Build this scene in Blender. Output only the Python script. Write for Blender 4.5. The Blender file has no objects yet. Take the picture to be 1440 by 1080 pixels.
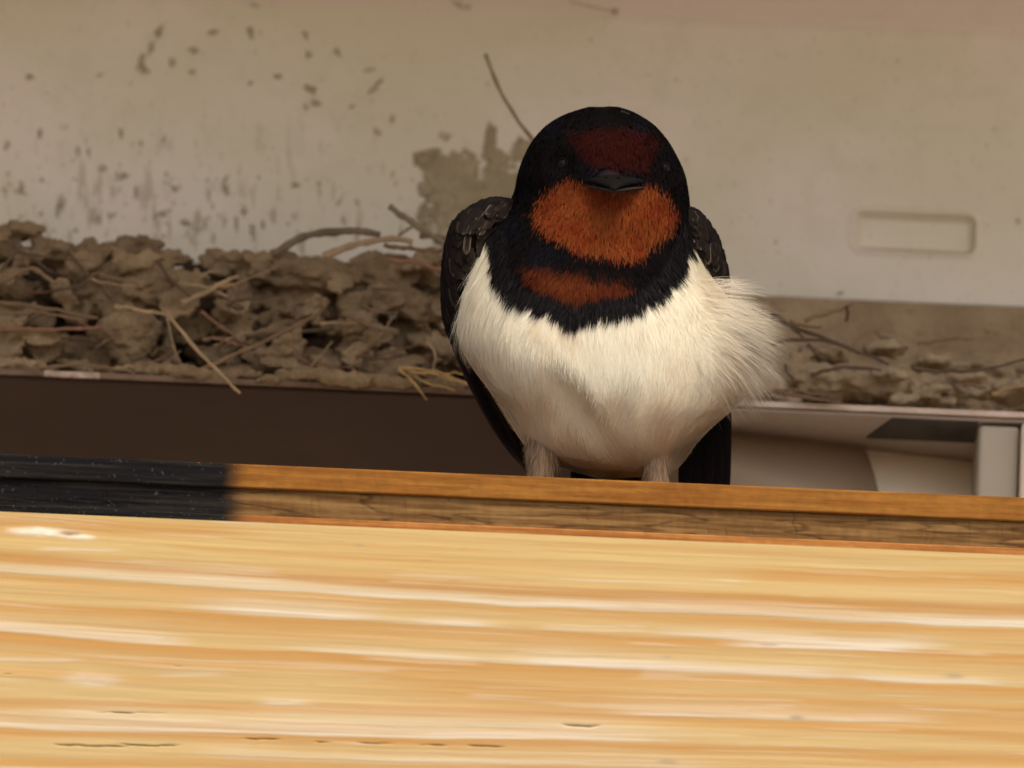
import bpy, bmesh, math, random
import numpy as np
from mathutils import Vector, Matrix

# ------------------------------------------------------------------ camera, sky, sun, exposure
PITCH, ROLL, DIST, FRAME = math.radians(15), math.radians(2.45), 2.0, 0.168
PX = FRAME / 1440.0                                   # metres per photo pixel at the bird
FWD = np.array([0, math.cos(PITCH), math.sin(PITCH)])
UP0 = np.array([0, -math.sin(PITCH), math.cos(PITCH)])
XR = np.array([1.0, 0, 0])
CR = math.cos(ROLL) * XR + math.sin(ROLL) * UP0
CU = -math.sin(ROLL) * XR + math.cos(ROLL) * UP0
CAM = -DIST * FWD

scene = bpy.context.scene
C = scene.collection
cd = bpy.data.cameras.new('camera')
cam = bpy.data.objects.new('camera', cd); C.objects.link(cam)
cd.sensor_width = 36; cd.lens = 36 * DIST / FRAME
cd.clip_start = 0.05; cd.clip_end = 500
M = Matrix.Identity(4)
for i in range(3):
    M[i][0] = CR[i]; M[i][1] = CU[i]; M[i][2] = -FWD[i]; M[i][3] = CAM[i]
cam.matrix_world = M
cd.dof.use_dof = True; cd.dof.focus_distance = DIST - 0.012; cd.dof.aperture_fstop = 25
scene.camera = cam

SUN_EL, SUN_AZ = math.radians(58), math.radians(-158)   # azimuth: clockwise from +Y
sd = Vector((math.sin(-SUN_AZ) * math.cos(SUN_EL), math.cos(SUN_AZ) * math.cos(SUN_EL), math.sin(SUN_EL)))
w = bpy.data.worlds.new('World'); scene.world = w; w.use_nodes = True
nt = w.node_tree
sky = nt.nodes.new('ShaderNodeTexSky'); sky.sky_type = 'NISHITA'; sky.sun_disc = False
sky.sun_elevation = SUN_EL; sky.sun_rotation = math.atan2(sd.x, sd.y)
sky.air_density = 0.6; sky.dust_density = 4.5; sky.ozone_density = 0.5
bgn = nt.nodes['Background']; nt.links.new(sky.outputs[0], bgn.inputs[0]); bgn.inputs[1].default_value = 0.15
ld = bpy.data.lights.new('sun', 'SUN'); ld.energy = 1.3; ld.angle = math.radians(14); ld.color = (1.0, 0.91, 0.75)
sun = bpy.data.objects.new('sun', ld); C.objects.link(sun)
sun.rotation_euler = sd.to_track_quat('Z', 'Y').to_euler()
vs = scene.view_settings
scene.display_settings.display_device = 'sRGB'
vs.view_transform = 'Standard'; vs.look = 'None'; vs.exposure = 0.95; vs.gamma = 1
scene.cycles.max_bounces = 8; scene.cycles.diffuse_bounces = 4
scene.cycles.use_denoising = True

rng = np.random.default_rng(7)
random.seed(7)

# ------------------------------------------------------------------ helpers
def P(px, py, Y):
    """point on the vertical plane y=Y that stands at photo position px,py (arrays allowed)"""
    px = np.asarray(px, float); py = np.asarray(py, float); Y = np.asarray(Y, float)
    a = (px - 720) * PX / DIST; b = -(py - 540) * PX / DIST
    d = FWD + a[..., None] * CR + b[..., None] * CU
    t = (Y - CAM[1]) / d[..., 1]
    return CAM + t[..., None] * d

def proj(v):
    d = np.asarray(v) - CAM
    z = d @ FWD
    return 720 + (d @ CR) / z * DIST / PX, 540 - (d @ CU) / z * DIST / PX

_perm = np.random.default_rng(3).random(4096)
def vnoise(p):
    p = np.asarray(p, float)
    i = np.floor(p).astype(np.int64); f = p - i; f = f * f * (3 - 2 * f)
    def h(a, b, c):
        return _perm[((a * 73856093) ^ (b * 19349663) ^ (c * 83492791)) & 4095]
    r = 0
    for dx in (0, 1):
        for dy in (0, 1):
            for dz in (0, 1):
                wt = (f[..., 0] if dx else 1 - f[..., 0]) * (f[..., 1] if dy else 1 - f[..., 1]) * (f[..., 2] if dz else 1 - f[..., 2])
                r = r + wt * h(i[..., 0] + dx, i[..., 1] + dy, i[..., 2] + dz)
    return r * 2 - 1
def fbm(p, o=4):
    p = np.asarray(p, float); r = 0; a = 1; s = 0
    for k in range(o):
        r = r + a * vnoise(p * 2 ** k + 17.3 * k); s += a; a *= .5
    return r / s
def n2(x, y, z=0.0):
    return np.stack(np.broadcast_arrays(x, y, z), -1)
def sstep(a, b, x):
    t = np.clip((x - a) / (b - a), 0, 1); return t * t * (3 - 2 * t)

def mesh_obj(name, V, F, mat, parent=None, cols=None, smooth=True, normals=None):
    me = bpy.data.meshes.new(name)
    V = np.asarray(V, np.float32)
    if isinstance(F, np.ndarray):
        k = F.shape[1]; n = len(F)
        me.vertices.add(len(V)); me.vertices.foreach_set('co', V.ravel())
        me.loops.add(n * k); me.loops.foreach_set('vertex_index', F.astype(np.int32).ravel())
        me.polygons.add(n); me.polygons.foreach_set('loop_start', np.arange(0, n * k, k, dtype=np.int32))
        me.update(calc_edges=True)
    else:
        me.from_pydata(V.tolist(), [], F)
    if smooth:
        me.polygons.foreach_set('use_smooth', np.ones(len(me.polygons), bool))
    if cols is not None:
        at = me.color_attributes.new('tone', 'FLOAT_COLOR', 'POINT')
        c4 = np.ones((len(V), 4), np.float32); c4[:, :3] = cols
        at.data.foreach_set('color', c4.ravel())
    if normals is not None:
        me.normals_split_custom_set_from_vertices(np.asarray(normals, float).tolist())
    if mat: me.materials.append(mat)
    o = bpy.data.objects.new(name, me); C.objects.link(o)
    if parent:
        o.parent = parent
        o.matrix_parent_inverse = Matrix.Translation(-parent.location)
    return o

def tag(o, label=None, cat=None, group=None, kind=None):
    if label: o['label'] = label
    if cat: o['category'] = cat
    if group: o['group'] = group
    if kind: o['kind'] = kind
    return o
def empty(name, loc, label, cat, group=None):
    o = bpy.data.objects.new(name, None); C.objects.link(o); o.location = [float(a) for a in loc]
    o.empty_display_size = 0.01
    return tag(o, label, cat, group)

class Acc:
    def __init__(s): s.V = []; s.F = []; s.K = []; s.n = 0
    def add(s, V, F, col=None):
        V = np.asarray(V, float); s.V.append(V); s.F += [[int(i) + s.n for i in f] for f in F]
        s.K.append(np.broadcast_to(np.array(col if col is not None else (1, 1, 1), float), (len(V), 3))); s.n += len(V)
    def obj(s, name, mat, parent=None, smooth=True):
        return mesh_obj(name, np.concatenate(s.V), s.F, mat, parent, np.concatenate(s.K), smooth)

def tube(path, rad, seg=8, flat=1.0, nrm=None):
    path = np.asarray(path, float); n = len(path); rad = np.broadcast_to(rad, (n,))
    T = np.gradient(path, axis=0); T /= np.linalg.norm(T, axis=1)[:, None] + 1e-12
    ref = np.array([0, -1.0, 0.13]) if nrm is None else np.asarray(nrm, float)
    A = np.cross(T, ref); A /= np.linalg.norm(A, axis=1)[:, None] + 1e-12
    B = np.cross(A, T)
    th = np.linspace(0, 2 * math.pi, seg, endpoint=False)
    V = (path[:, None] + rad[:, None, None] * (np.cos(th)[None, :, None] * A[:, None] + flat * np.sin(th)[None, :, None] * B[:, None])).reshape(-1, 3)
    F = [[i * seg + j, i * seg + (j + 1) % seg, (i + 1) * seg + (j + 1) % seg, (i + 1) * seg + j] for i in range(n - 1) for j in range(seg)]
    F += [list(range(seg))[::-1], [(n - 1) * seg + j for j in range(seg)]]
    return V, F
def spline(pts, n=24):
    pts = np.asarray(pts, float); k = len(pts)
    if k == 2: return pts[0] + np.linspace(0, 1, n)[:, None] * (pts[1] - pts[0])
    pp = np.vstack([2 * pts[0] - pts[1], pts, 2 * pts[-1] - pts[-2]])
    out = []
    for u in np.linspace(0, k - 1 - 1e-6, n):
        i = int(u); t = u - i; a, b, c, d = pp[i:i + 4]
        out.append(.5 * ((2 * b) + (-a + c) * t + (2 * a - 5 * b + 4 * c - d) * t * t + (-a + 3 * b - 3 * c + d) * t ** 3))
    return np.array(out)
def box_vf(a, b):
    x0, y0, z0 = a; x1, y1, z1 = b
    V = [(x0, y0, z0), (x1, y0, z0), (x1, y1, z0), (x0, y1, z0), (x0, y0, z1), (x1, y0, z1), (x1, y1, z1), (x0, y1, z1)]
    F = [(0, 3, 2, 1), (4, 5, 6, 7), (0, 1, 5, 4), (1, 2, 6, 5), (2, 3, 7, 6), (3, 0, 4, 7)]
    return V, F
def box_obj(name, a, b, mat, parent=None, bevel=0.0006):
    V, F = box_vf(a, b)
    o = mesh_obj(name, V, [list(f) for f in F], mat, parent, smooth=False)
    if bevel:
        m = o.modifiers.new('bevel', 'BEVEL'); m.width = bevel; m.segments = 3
    return o

# ------------------------------------------------------------------ materials
def mat(name, base=(.5, .5, .5), rough=.8, spec=.3, attr=False, var=0.0, vscale=60, bump=0.0, bscale=400, dark=None, sheen=0, coords='Object', stretch=(1, 1, 1), detail=6):
    m = bpy.data.materials.new(name); m.use_nodes = True; t = m.node_tree; N = t.nodes; L = t.links
    b = N['Principled BSDF']; b.inputs['Roughness'].default_value = rough; b.inputs['Specular IOR Level'].default_value = spec
    if sheen: b.inputs['Sheen Weight'].default_value = sheen; b.inputs['Sheen Roughness'].default_value = .5
    tc = N.new('ShaderNodeTexCoord'); mp = N.new('ShaderNodeMapping'); mp.inputs['Scale'].default_value = stretch
    L.new(tc.outputs[coords], mp.inputs[0])
    if attr:
        a = N.new('ShaderNodeAttribute'); a.attribute_name = 'tone'; src = a.outputs['Color']
        if base != (.5, .5, .5):
            mu = N.new('ShaderNodeMix'); mu.data_type = 'RGBA'; mu.blend_type = 'MULTIPLY'; mu.inputs[0].default_value = 1
            L.new(src, mu.inputs[6]); mu.inputs[7].default_value = (*base, 1); src = mu.outputs[2]
    else:
        r = N.new('ShaderNodeRGB'); r.outputs[0].default_value = (*base, 1); src = r.outputs[0]
    if var or dark:
        no = N.new('ShaderNodeTexNoise'); no.inputs['Scale'].default_value = vscale; no.inputs['Detail'].default_value = detail
        no.inputs['Roughness'].default_value = .62
        L.new(mp.outputs[0], no.inputs['Vector'])
        mr = N.new('ShaderNodeMapRange'); mr.inputs[1].default_value = .3; mr.inputs[2].default_value = .7
        L.new(no.outputs[0], mr.inputs[0])
        mx = N.new('ShaderNodeMix'); mx.data_type = 'RGBA'
        L.new(mr.outputs[0], mx.inputs[0])
        if dark:
            mx.inputs[6].default_value = (*dark, 1); L.new(src, mx.inputs[7])
        else:
            hs = N.new('ShaderNodeHueSaturation'); hs.inputs['Value'].default_value = 1 - var; L.new(src, hs.inputs['Color'])
            L.new(hs.outputs[0], mx.inputs[6]); L.new(src, mx.inputs[7])
        src = mx.outputs[2]
    L.new(src, b.inputs['Base Color'])
    if bump:
        n2_ = N.new('ShaderNodeTexNoise'); n2_.inputs['Scale'].default_value = bscale; n2_.inputs['Detail'].default_value = 8
        L.new(mp.outputs[0], n2_.inputs['Vector'])
        bp = N.new('ShaderNodeBump'); bp.inputs['Strength'].default_value = bump; bp.inputs['Distance'].default_value = .001
        L.new(n2_.outputs[0], bp.inputs['Height']); L.new(bp.outputs[0], b.inputs['Normal'])
    return m

m_wood = mat('weathered_wood', rough=.7, spec=.15, attr=True, var=.07, vscale=260, bump=.06, bscale=900, stretch=(.06, 1, 1))
m_ply = mat('plywood_edge', rough=.8, spec=.1, attr=True, var=.14, vscale=700, bump=.12, bscale=1500, stretch=(.25, 1, 1))
m_steel = mat('cream_painted_steel', (.66, .56, .43), rough=.55, spec=.3, dark=(.60, .52, .38), vscale=22, bump=.08, bscale=260)
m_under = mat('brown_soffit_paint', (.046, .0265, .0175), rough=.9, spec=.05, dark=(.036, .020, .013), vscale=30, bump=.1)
m_lip = mat('pale_lip_paint', (.55, .44, .34), rough=.6, dark=(.36, .26, .18), vscale=140)
m_pipe = mat('grey_pvc', (.30, .21, .125), rough=.5, spec=.4, var=.12, vscale=50)
m_post = mat('white_post_paint', (.37, .315, .225), rough=.6, var=.08, vscale=30)
m_mud = mat('dried_mud', (.32, .225, .12), rough=1, spec=.05, dark=(.15, .10, .055), vscale=120, bump=1.0, bscale=900)
m_splat = mat('mud_splash', (.31, .25, .16), rough=1, spec=.05, dark=(.55, .47, .35), vscale=500, bump=.5)
m_straw = mat('dry_straw', rough=.75, spec=.2, attr=True, var=.4, vscale=300, bump=.3, bscale=900)
m_plume = mat('plumage', rough=.95, spec=.04, attr=True)
t_ = m_plume.node_tree; pb_ = t_.nodes['Principled BSDF']; tl_ = t_.nodes.new('ShaderNodeBsdfTranslucent'); ms_ = t_.nodes.new('ShaderNodeMixShader'); ms_.inputs[0].default_value = .42
t_.links.new(pb_.inputs['Base Color'].links[0].from_socket, tl_.inputs[0]); t_.links.new(pb_.outputs[0], ms_.inputs[1]); t_.links.new(tl_.outputs[0], ms_.inputs[2])
t_.links.new(ms_.outputs[0], t_.nodes['Material Output'].inputs[0])
m_skin = mat('body_plumage', rough=.95, spec=.05, attr=True)
m_flight = mat('flight_feathers', rough=.85, spec=.04, attr=True, var=.3, vscale=500)
m_beak = mat('beak_horn', (.0035, .003, .0027), rough=.7, spec=.05, bump=.1)
m_gape = mat('gape_skin', (.022, .018, .013), rough=.8, spec=.1)
m_eye = mat('eye', (.004, .003, .003), rough=.15, spec=.1)
m_lid = mat('eyelid', (.004, .003, .003), rough=.9, spec=.03)
m_claw = mat('scaly_foot', (.05, .035, .03), rough=.6, bump=.4)
m_ground = mat('dry_ground', (.44, .39, .31), rough=1, spec=.05, var=.4, vscale=2, bump=.5, bscale=20)
m_sun_blocker = mat('sun_blocker', (.62, .53, .42), rough=.6)

# ------------------------------------------------------------------ ground
g = mesh_obj('ground', [(-200, -200, -2.6), (200, -200, -2.6), (200, 200, -2.6), (-200, 200, -2.6)], [[0, 1, 2, 3]], m_ground, smooth=False)
tag(g, kind='structure')

# ------------------------------------------------------------------ timber board (sunlit face)
SHY = -0.028                                            # front edge of the plywood shelf
BY = SHY - 0.004                                        # face of the timber board, 4 mm proud
z_top = float(P(720, 750, BY)[2])                       # board's upper arris
z_shelf = float(P(720, 669, SHY)[2]); z_shb = z_top
nx, nz = 1300, 460
bx = np.linspace(-0.115, 0.115, nx); bz = np.linspace(z_top, z_top - 0.075, nz)
X, Z = np.meshgrid(bx, bz)
px, py = proj(np.stack([X, np.full_like(X, BY), Z], -1))
u = X / PX; v = (z_top - Z) / PX                         # photo-size units along / down the face
def ctrl(a, b, c, x):                                    # smooth line through x=0,720,1440
    t = x / 720
    return a * (t - 1) * (t - 2) / 2 - b * t * (t - 2) + c * t * (t - 1) / 2
warp = fbm(n2(px / 260, py / 60, 1.0), 3) * 3 + fbm(n2(px / 60, py / 16, 4.0), 3) * 1.1
pyw = py + warp
ps = pyw - ctrl(0, 42, 76, px) * np.interp(py, [740, 960, 1080], [1, .85, .45])      # grain runs with the bands
fine = fbm(n2(px / 300, ps / 4.2, 2.0), 3); fine2 = fbm(n2(px / 520, ps / 9, 9.0), 3)
light = np.array([.432, .308, .132]); tan = np.array([.385, .206, .060]); white = np.array([.52, .455, .345]); yel = np.array([.44, .308, .118])
K = np.broadcast_to(light, X.shape + (3,)).copy()
K = K + (yel - K) * (sstep(860, 760, py) * .8)[..., None]
def band(K, col, a, b, c, hw, st, x0=-400, x1=1900, soft=60, asym=1.0, seed=0):
    yc = ctrl(a, b, c, px); d = pyw - yc
    hwv = hw * (1 + .35 * vnoise(n2(px / 180, 0 * px, seed + a * .13)))
    d = np.where(d > 0, d / (hwv * asym), -d / hwv)
    m = np.exp(-np.abs(d) ** 2.6) * sstep(x0 - soft, x0 + soft, px) * (1 - sstep(x1 - soft, x1 + soft, px))
    m = m * st * (1 + .25 * fine)
    return K + (col - K) * np.clip(m, 0, 1)[..., None]
def sband(K, col, a, b, c, w_, st, side, x0=-400, x1=1900, soft=60):
    e = ctrl(a, b, c, px) + 1.3 * vnoise(n2(px / 90, 0 * px, a * .31)) ; d = (pyw - e) * side
    wv = w_ * (1 + .4 * vnoise(n2(px / 150, 0 * px, b * .17)))
    m = sstep(-1.6, 2.2, d) * np.exp(-(np.clip(d, 0, 400) / wv) ** 1.7) * sstep(x0 - soft, x0 + soft, px) * (1 - sstep(x1 - soft, x1 + soft, px))
    m = m * st * (1 + .45 * fine + .25 * fine2)
    return K + (col - K) * np.clip(m, 0, 1)[..., None]
K = band(K, tan, 738, 760, 800, 12, .7, -400, 330); K = band(K, tan, 756, 790, 822, 4, .45, 250, 1900); K = band(K, tan, 770, 798, 815, 9, .75, 1050, 1900)
K = band(K, tan * .95, 784, 829, 860, 8, 1.1); K = band(K, tan, 990, 1003, 1038, 7, .75); K = band(K, tan, 1029, 1045, 1068, 8, .85); K = band(K, tan, 1073, 1080, 1100, 8, .7)
K = band(K, tan, 1100, 1125, 1150, 12, .8); K = band(K, tan, 1150, 1170, 1190, 14, .8); K = band(K, tan, 950, 990, 1004, 22, .35, 560, 1900, 120)
for a in [(805, 851, 884, 15, .75, 1), (847, 885, 919, 20, .95, 1), (890, 934, 965, 26, .95, 1), (905, 960, 995, 30, .6, 1, 520, 1900, 120)]:
    K = sband(K, tan, *a)
for a in [(804, 850, 883, 13, .6, -1, -400, 420), (804, 850, 883, 12, 1.0, -1, 430, 1900, 120), (795, 836, 866, 5, .7, -1, 900, 1200), (845, 884, 917, 12, 1.0, -1, 300, 520, 70), (845, 884, 917, 8, .8, -1, 600, 690, 40),
          (845, 884, 917, 12, .8, -1, 940, 1300), (889, 933, 964, 11, .95, -1, -400, 250, 40), (889, 933, 964, 9, .55, -1, 420, 700), (889, 933, 964, 15, .95, -1, 730, 1160), (889, 933, 964, 9, .9, -1, 1200, 1400, 30),
          (862, 900, 917, 12, .95, -1, 1040, 1270, 50), (1026, 1040, 1062, 22, .75, -1, -400, 900, 100), (985, 1000, 1030, 9, .8, -1, 370, 430, 25), (948, 953, 970, 6, .55, -1, 230, 310, 25), (930, 935, 950, 4, .7, -1, -400, 110, 20),
          (1000, 1004, 1024, 14, .6, -1, 880, 1290), (1060, 1075, 1090, 12, .45, -1, 300, 1000), (775, 778, 800, 3, .7, -1, 60, 165, 20), (783, 808, 830, 2.5, .8, -1, 1010, 1045, 20), (870, 862, 877, 3, .7, -1, 1240, 1420)]:
    K = sband(K, white, *a)
def blot(K, col, cx, cy, rx, ry, st=1.0, slope=.04):
    d = ((px - cx) / rx) ** 2 + ((py - cy - slope * (px - cx)) / ry) ** 2
    d = d + .6 * fbm(n2(px / 14, py / 4, cx), 3)
    return K + (col - K) * (st * np.exp(-np.clip(d, 0, 50) ** 1.5))[..., None]
K = blot(K, np.array([.64, .57, .44]), 60, 748, 42, 6); K = blot(K, np.array([.64, .57, .44]), 108, 755, 24, 4); K = blot(K, np.array([.26, .17, .09]), 98, 750, 15, 4)
K = blot(K, white, 130, 955, 40, 9, .7)
for c in [(1340, 951, 14, 4), (1120, 1010, 11, 4), (940, 1072, 14, 4), (505, 767, 8, 2), (937, 924, 8, 2), (1080, 907, 14, 2)]:
    K = blot(K, np.array([.30, .24, .15]), *c, .75)
def crack(K, x0, x1, yy, amp, wd=1.1):
    yc = yy + amp * np.sin((px - x0) / (x1 - x0) * 3.1) + .8 * vnoise(n2(px / 18, 0 * px, yy * .1)) + .025 * (px - x0)
    m = np.exp(-((py - yc) / wd) ** 2) * sstep(x0, x0 + 20, px) * (1 - sstep(x1 - 20, x1, px))
    return K + (np.array([.16, .09, .04]) - K) * (m * .6 * (1 + .8 * fbm(n2(px / 9, 0 * px, yy * .3), 2)))[..., None], m
CR_ = np.zeros_like(X)
for a in [(70, 185, 1047, 0, .9), (160, 260, 1045, 2, .8), (335, 400, 1038, 0, .8), (130, 240, 1001, 0, .5), (785, 850, 1019, 1, 1.3), (495, 560, 1044, 0, .7), (580, 635, 1047, 0, .6), (650, 715, 1048, 0, .7), (430, 470, 1043, 0, .5), (238, 262, 936, 0, .6), (0, 30, 947, 0, .5)]:
    K, mk = crack(K, *a); CR_ = np.maximum(CR_, mk)
fib = fbm(n2(px / 60, ps / 1.6, 14.), 3)
s1 = fbm(n2(px / 520, ps / 6.5, 33.), 2); s2 = fbm(n2(px / 300, ps / 5.0, 43.), 2)
K = K + (tan - K) * (.32 * sstep(.12, .40, s1))[..., None]
K = K + (white - K) * (.26 * sstep(.22, .48, s2) * sstep(-.1, .3, vnoise(n2(px / 120, ps / 20, 53.))))[..., None]
K = K * (1 + .06 * fine + .05 * fine2 + .06 * fib)[..., None]
pit = sstep(.5, .7, fbm(n2(px / 40, ps / 2.2, 6.0), 3))
K = K + (tan * .8 - K) * (pit * .22)[..., None]
lum = K @ np.array([.3, .6, .1])
relief = (lum - .5) * .0003 + fine * .00003 - CR_ * .0003
Yv = BY - relief
Vb = np.stack([X, Yv, Z], -1).reshape(-1, 3)
gi = (np.arange(nz - 1)[:, None] * nx + np.arange(nx - 1)[None]).ravel()
Fb = np.stack([gi, gi + nx, gi + nx + 1, gi + 1], 1)
board = empty('timber_board', (0, BY, z_top - .075), 'sunlit pale yellow timber board with raised horizontal grain along the bottom of the photo', 'board')
mesh_obj('grain_face', Vb, Fb, m_wood, board, K.reshape(-1, 3))
box_obj('board_core', (-.115, BY + .0012, z_top - .075), (.115, BY + .024, z_top - .0008), mat('board_end', (.6, .38, .16), var=.2, vscale=200), board, 0.0005)

# ------------------------------------------------------------------ plywood shelf: three plies, black paint at the left end
def ply_strip(name, za, zb, Y, base, alt, parent, depth=.034, seed=0, crackly=False):
    nxx, nzz = 1200, max(10, int((za - zb) / PX / 1.4))
    xs = np.linspace(-.118, .118, nxx); t = np.linspace(0, 1, nzz)
    Xs, T = np.meshgrid(xs, t)
    wob = vnoise(n2(xs / PX / 170, 0 * xs, seed * 7.1)) * 2.2 * PX
    Zs = za + (zb - za) * T
    Zs = Zs + wob[None] * (1 if crackly else .3) * np.sin(np.pi * T)
    ppx, ppy = proj(np.stack([Xs, np.full_like(Xs, Y), Zs], -1))
    vv = (za - Zs) / PX
    n = fbm(n2(ppx / 120, vv / 4, seed), 4); nf = fbm(n2(ppx / 9, vv / 9, seed + 3), 3); nv = fbm(n2(ppx / 4, vv / 25, seed + 5), 3)
    Kp = np.array(base) + (np.array(alt) - np.array(base)) * np.clip(.5 + 1.5 * n + .15 * nv, 0, 1)[..., None]
    Kp = Kp * (1 + .16 * nf)[..., None]
    dep = (n * .0001 + nf * .00004) * .6
    if crackly:
        cr = sstep(.30, .55, np.abs(fbm(n2(ppx / 34, vv / 40, 11.), 2))) * 0
        lines = np.exp(-((fbm(n2(ppx / 150, vv / 16, 21.), 3)) / .045) ** 2)
        ver = (np.exp(-(((ppx + 3 * nf) % 61 - 20) / 1.1) ** 2) + np.exp(-(((ppx + 4 * nf) % 97 - 50) / 1.3) ** 2)) * sstep(-.15, .25, vnoise(n2(ppx / 50, vv / 18, 31.)))
        Kp = Kp * (1 - .40 * lines - .22 * np.clip(ver, 0, 1) * (.5 + nf))[..., None]
        dep = dep - .0001 * lines - .0001 * np.clip(ver, 0, 1)
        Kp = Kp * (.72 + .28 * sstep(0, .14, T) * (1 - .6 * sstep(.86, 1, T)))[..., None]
    # black paint, soft sprayed edge near px 332
    e = 331 + 5 * nf + 3 * n
    bl = 1 - sstep(-20, 24, ppx - e)
    ink = np.array([.0042, .0036, .0036]) * (1 + .6 * n)[..., None] + (np.array([.010, .008, .004]) * np.clip(n * 2.2, 0, 1)[..., None])
    chip = sstep(.62, .70, fbm(n2(ppx / 9, vv / 4, 41. + seed), 2)) * (T < .1 if seed == 1 else 0)
    bl = bl * (1 - chip * (ppx > 200))
    spk = sstep(.80, .86, vnoise(n2(ppx / 3.2, vv / 3.2, 51. + seed)))
    Kp = Kp * (1 - bl)[..., None] + ink * bl[..., None] + (spk * bl * .03)[..., None]
    V = np.stack([Xs, Y - dep, Zs], -1).reshape(-1, 3)
    g_ = (np.arange(nzz - 1)[:, None] * nxx + np.arange(nxx - 1)[None]).ravel()
    F = np.stack([g_, g_ + nxx, g_ + nxx + 1, g_ + 1], 1)
    # body of the ply behind its face: back, top and bottom
    n0 = len(V); bk = Y + depth
    ex = []
    top = np.arange(nxx); bot = np.arange(nxx) + (nzz - 1) * nxx
    Vt = V[top].copy(); Vt[:, 1] = bk; Vbm = V[bot].copy(); Vbm[:, 1] = bk
    V2 = np.vstack([V, Vt, Vbm]); i = np.arange(nxx - 1)
    F2 = np.vstack([F, np.stack([i, i + 1, n0 + i + 1, n0 + i], 1), np.stack([bot[i + 1], bot[i], n0 + nxx + i, n0 + nxx + i + 1], 1),
                    np.stack([n0 + i + 1, n0 + nxx + i + 1, n0 + nxx + i, n0 + i], 1)])
    K2 = np.vstack([Kp.reshape(-1, 3), np.broadcast_to(base, (2 * nxx, 3))])
    return mesh_obj(name, V2, F2, m_ply, parent, K2)
shelf = empty('plywood_shelf', (0, SHY, z_shb), 'orange and brown layered plywood edge under the swallow, its left end painted black', 'shelf')
h = z_shelf - z_shb
za1 = z_shelf - h * .36; zb1 = z_shelf - h * .80
ply_strip('veneer', z_shelf, za1, SHY, (.235, .10, .017), (.18, .066, .010), shelf, seed=1)
ply_strip('core_ply', za1 - .00004, zb1, SHY + .0007, (.20, .112, .038), (.105, .050, .014), shelf, depth=.0333, seed=2, crackly=True)
ply_strip('veneer', zb1 - .00004, z_shb - .002, SHY - .0002, (.34, .145, .038), (.25, .095, .022), shelf, depth=.0342, seed=3)

# ------------------------------------------------------------------ steel channel: wall plate, ledge, underside
WY = 0.100
LY = 0.052
z_lip = float(P(720, 549, LY)[2])
z_plate = float(P(1270, 424, WY)[2])
chan = empty('steel_channel', (0, WY, z_lip), 'cream painted steel channel wall behind the swallow, flecked with mud', 'steel beam')
# wall plate with an embossed slot
nx, nz = 1250, 640
xs = np.linspace(-.13, .13, nx); zs = np.linspace(.1118, z_plate, nz)
X, Z = np.meshgrid(xs, zs)
px, py = proj(np.stack([X, np.full_like(X, WY), Z], -1))
c0 = P(1286, 327, WY); hx, hz, rr = 84 * PX * 1.05, 27 * PX * 1.05, 12 * PX
qx = np.abs(X - c0[0]) - (hx - rr); qz = np.abs(Z - c0[2]) - (hz - rr)
sdf = np.hypot(np.maximum(qx, 0), np.maximum(qz, 0)) + np.minimum(np.maximum(qx, qz), 0) - rr
wob = fbm(n2(X * 18, Z * 18, 2.), 3) * .00035
dep = .0015 * (1 - sstep(-.0011, .0003, sdf)) + wob + .0004 * np.exp(-((sdf - .0005) / .0005) ** 2) * -1
zf = float(P(1100, 36, WY)[2]); dep = dep - .0012 * sstep(zf - .0012, zf + .0012, Z) * sstep(-.02, .03, X)
KW = np.broadcast_to(np.array([.72, .65, .53]), X.shape + (3,)).copy()
big = fbm(n2(px / 190, py / 150, 3.), 4); med = fbm(n2(px / 30, py / 26, 5.), 4); strk = fbm(n2(px / 7, py / 34, 7.), 4)
def mixw(c, m):
    global KW
    KW = KW + (np.array(c) - KW) * np.clip(m, 0, 1)[..., None]
mixw((.66, .60, .44), .7 * sstep(-.3, .4, big)); mixw((.75, .65, .55), .6 * sstep(-.1, .5, -big) )
mixw((.62, .56, .42), .35 * sstep(0, .6, med))
low = np.clip((py - 130) / 200, 0, 1) * sstep(760, 420, px)
mixw((.36, .28, .16), .75 * sstep(.22, .55, strk + .25 * med) * low)
sp = fbm(n2(px / 6, py / 9, 13.), 3); mixw((.28, .22, .13), .8 * sstep(.46, .62, sp) * (.12 + low))
sp2 = vnoise(n2(px / 4, py / 5, 23.)); mixw((.34, .27, .18), .55 * sstep(.86, .93, sp2))
mixw((.36, .29, .19), .75 * np.exp(-((sdf - .0001) / .00028) ** 2) * sstep(-.6, .7, (X - c0[0]) / hx - .9 * (Z - c0[2]) / hz + .5 * med))  # edge shade of the embossed slot, painted along its lower right
mixw((.70, .55, .49), .55 * sstep(zf - .0015, zf + .001, Z))
g_ = (np.arange(nz - 1)[:, None] * nx + np.arange(nx - 1)[None]).ravel()
m_wall = mat('stained_cream_steel', rough=.55, spec=.3, attr=True, bump=.08, bscale=260)
wp = mesh_obj('wall_plate', np.stack([X, WY + dep, Z], -1).reshape(-1, 3), np.stack([g_, g_ + nx, g_ + nx + 1, g_ + 1], 1), m_wall, chan, KW.reshape(-1, 3))
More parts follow.
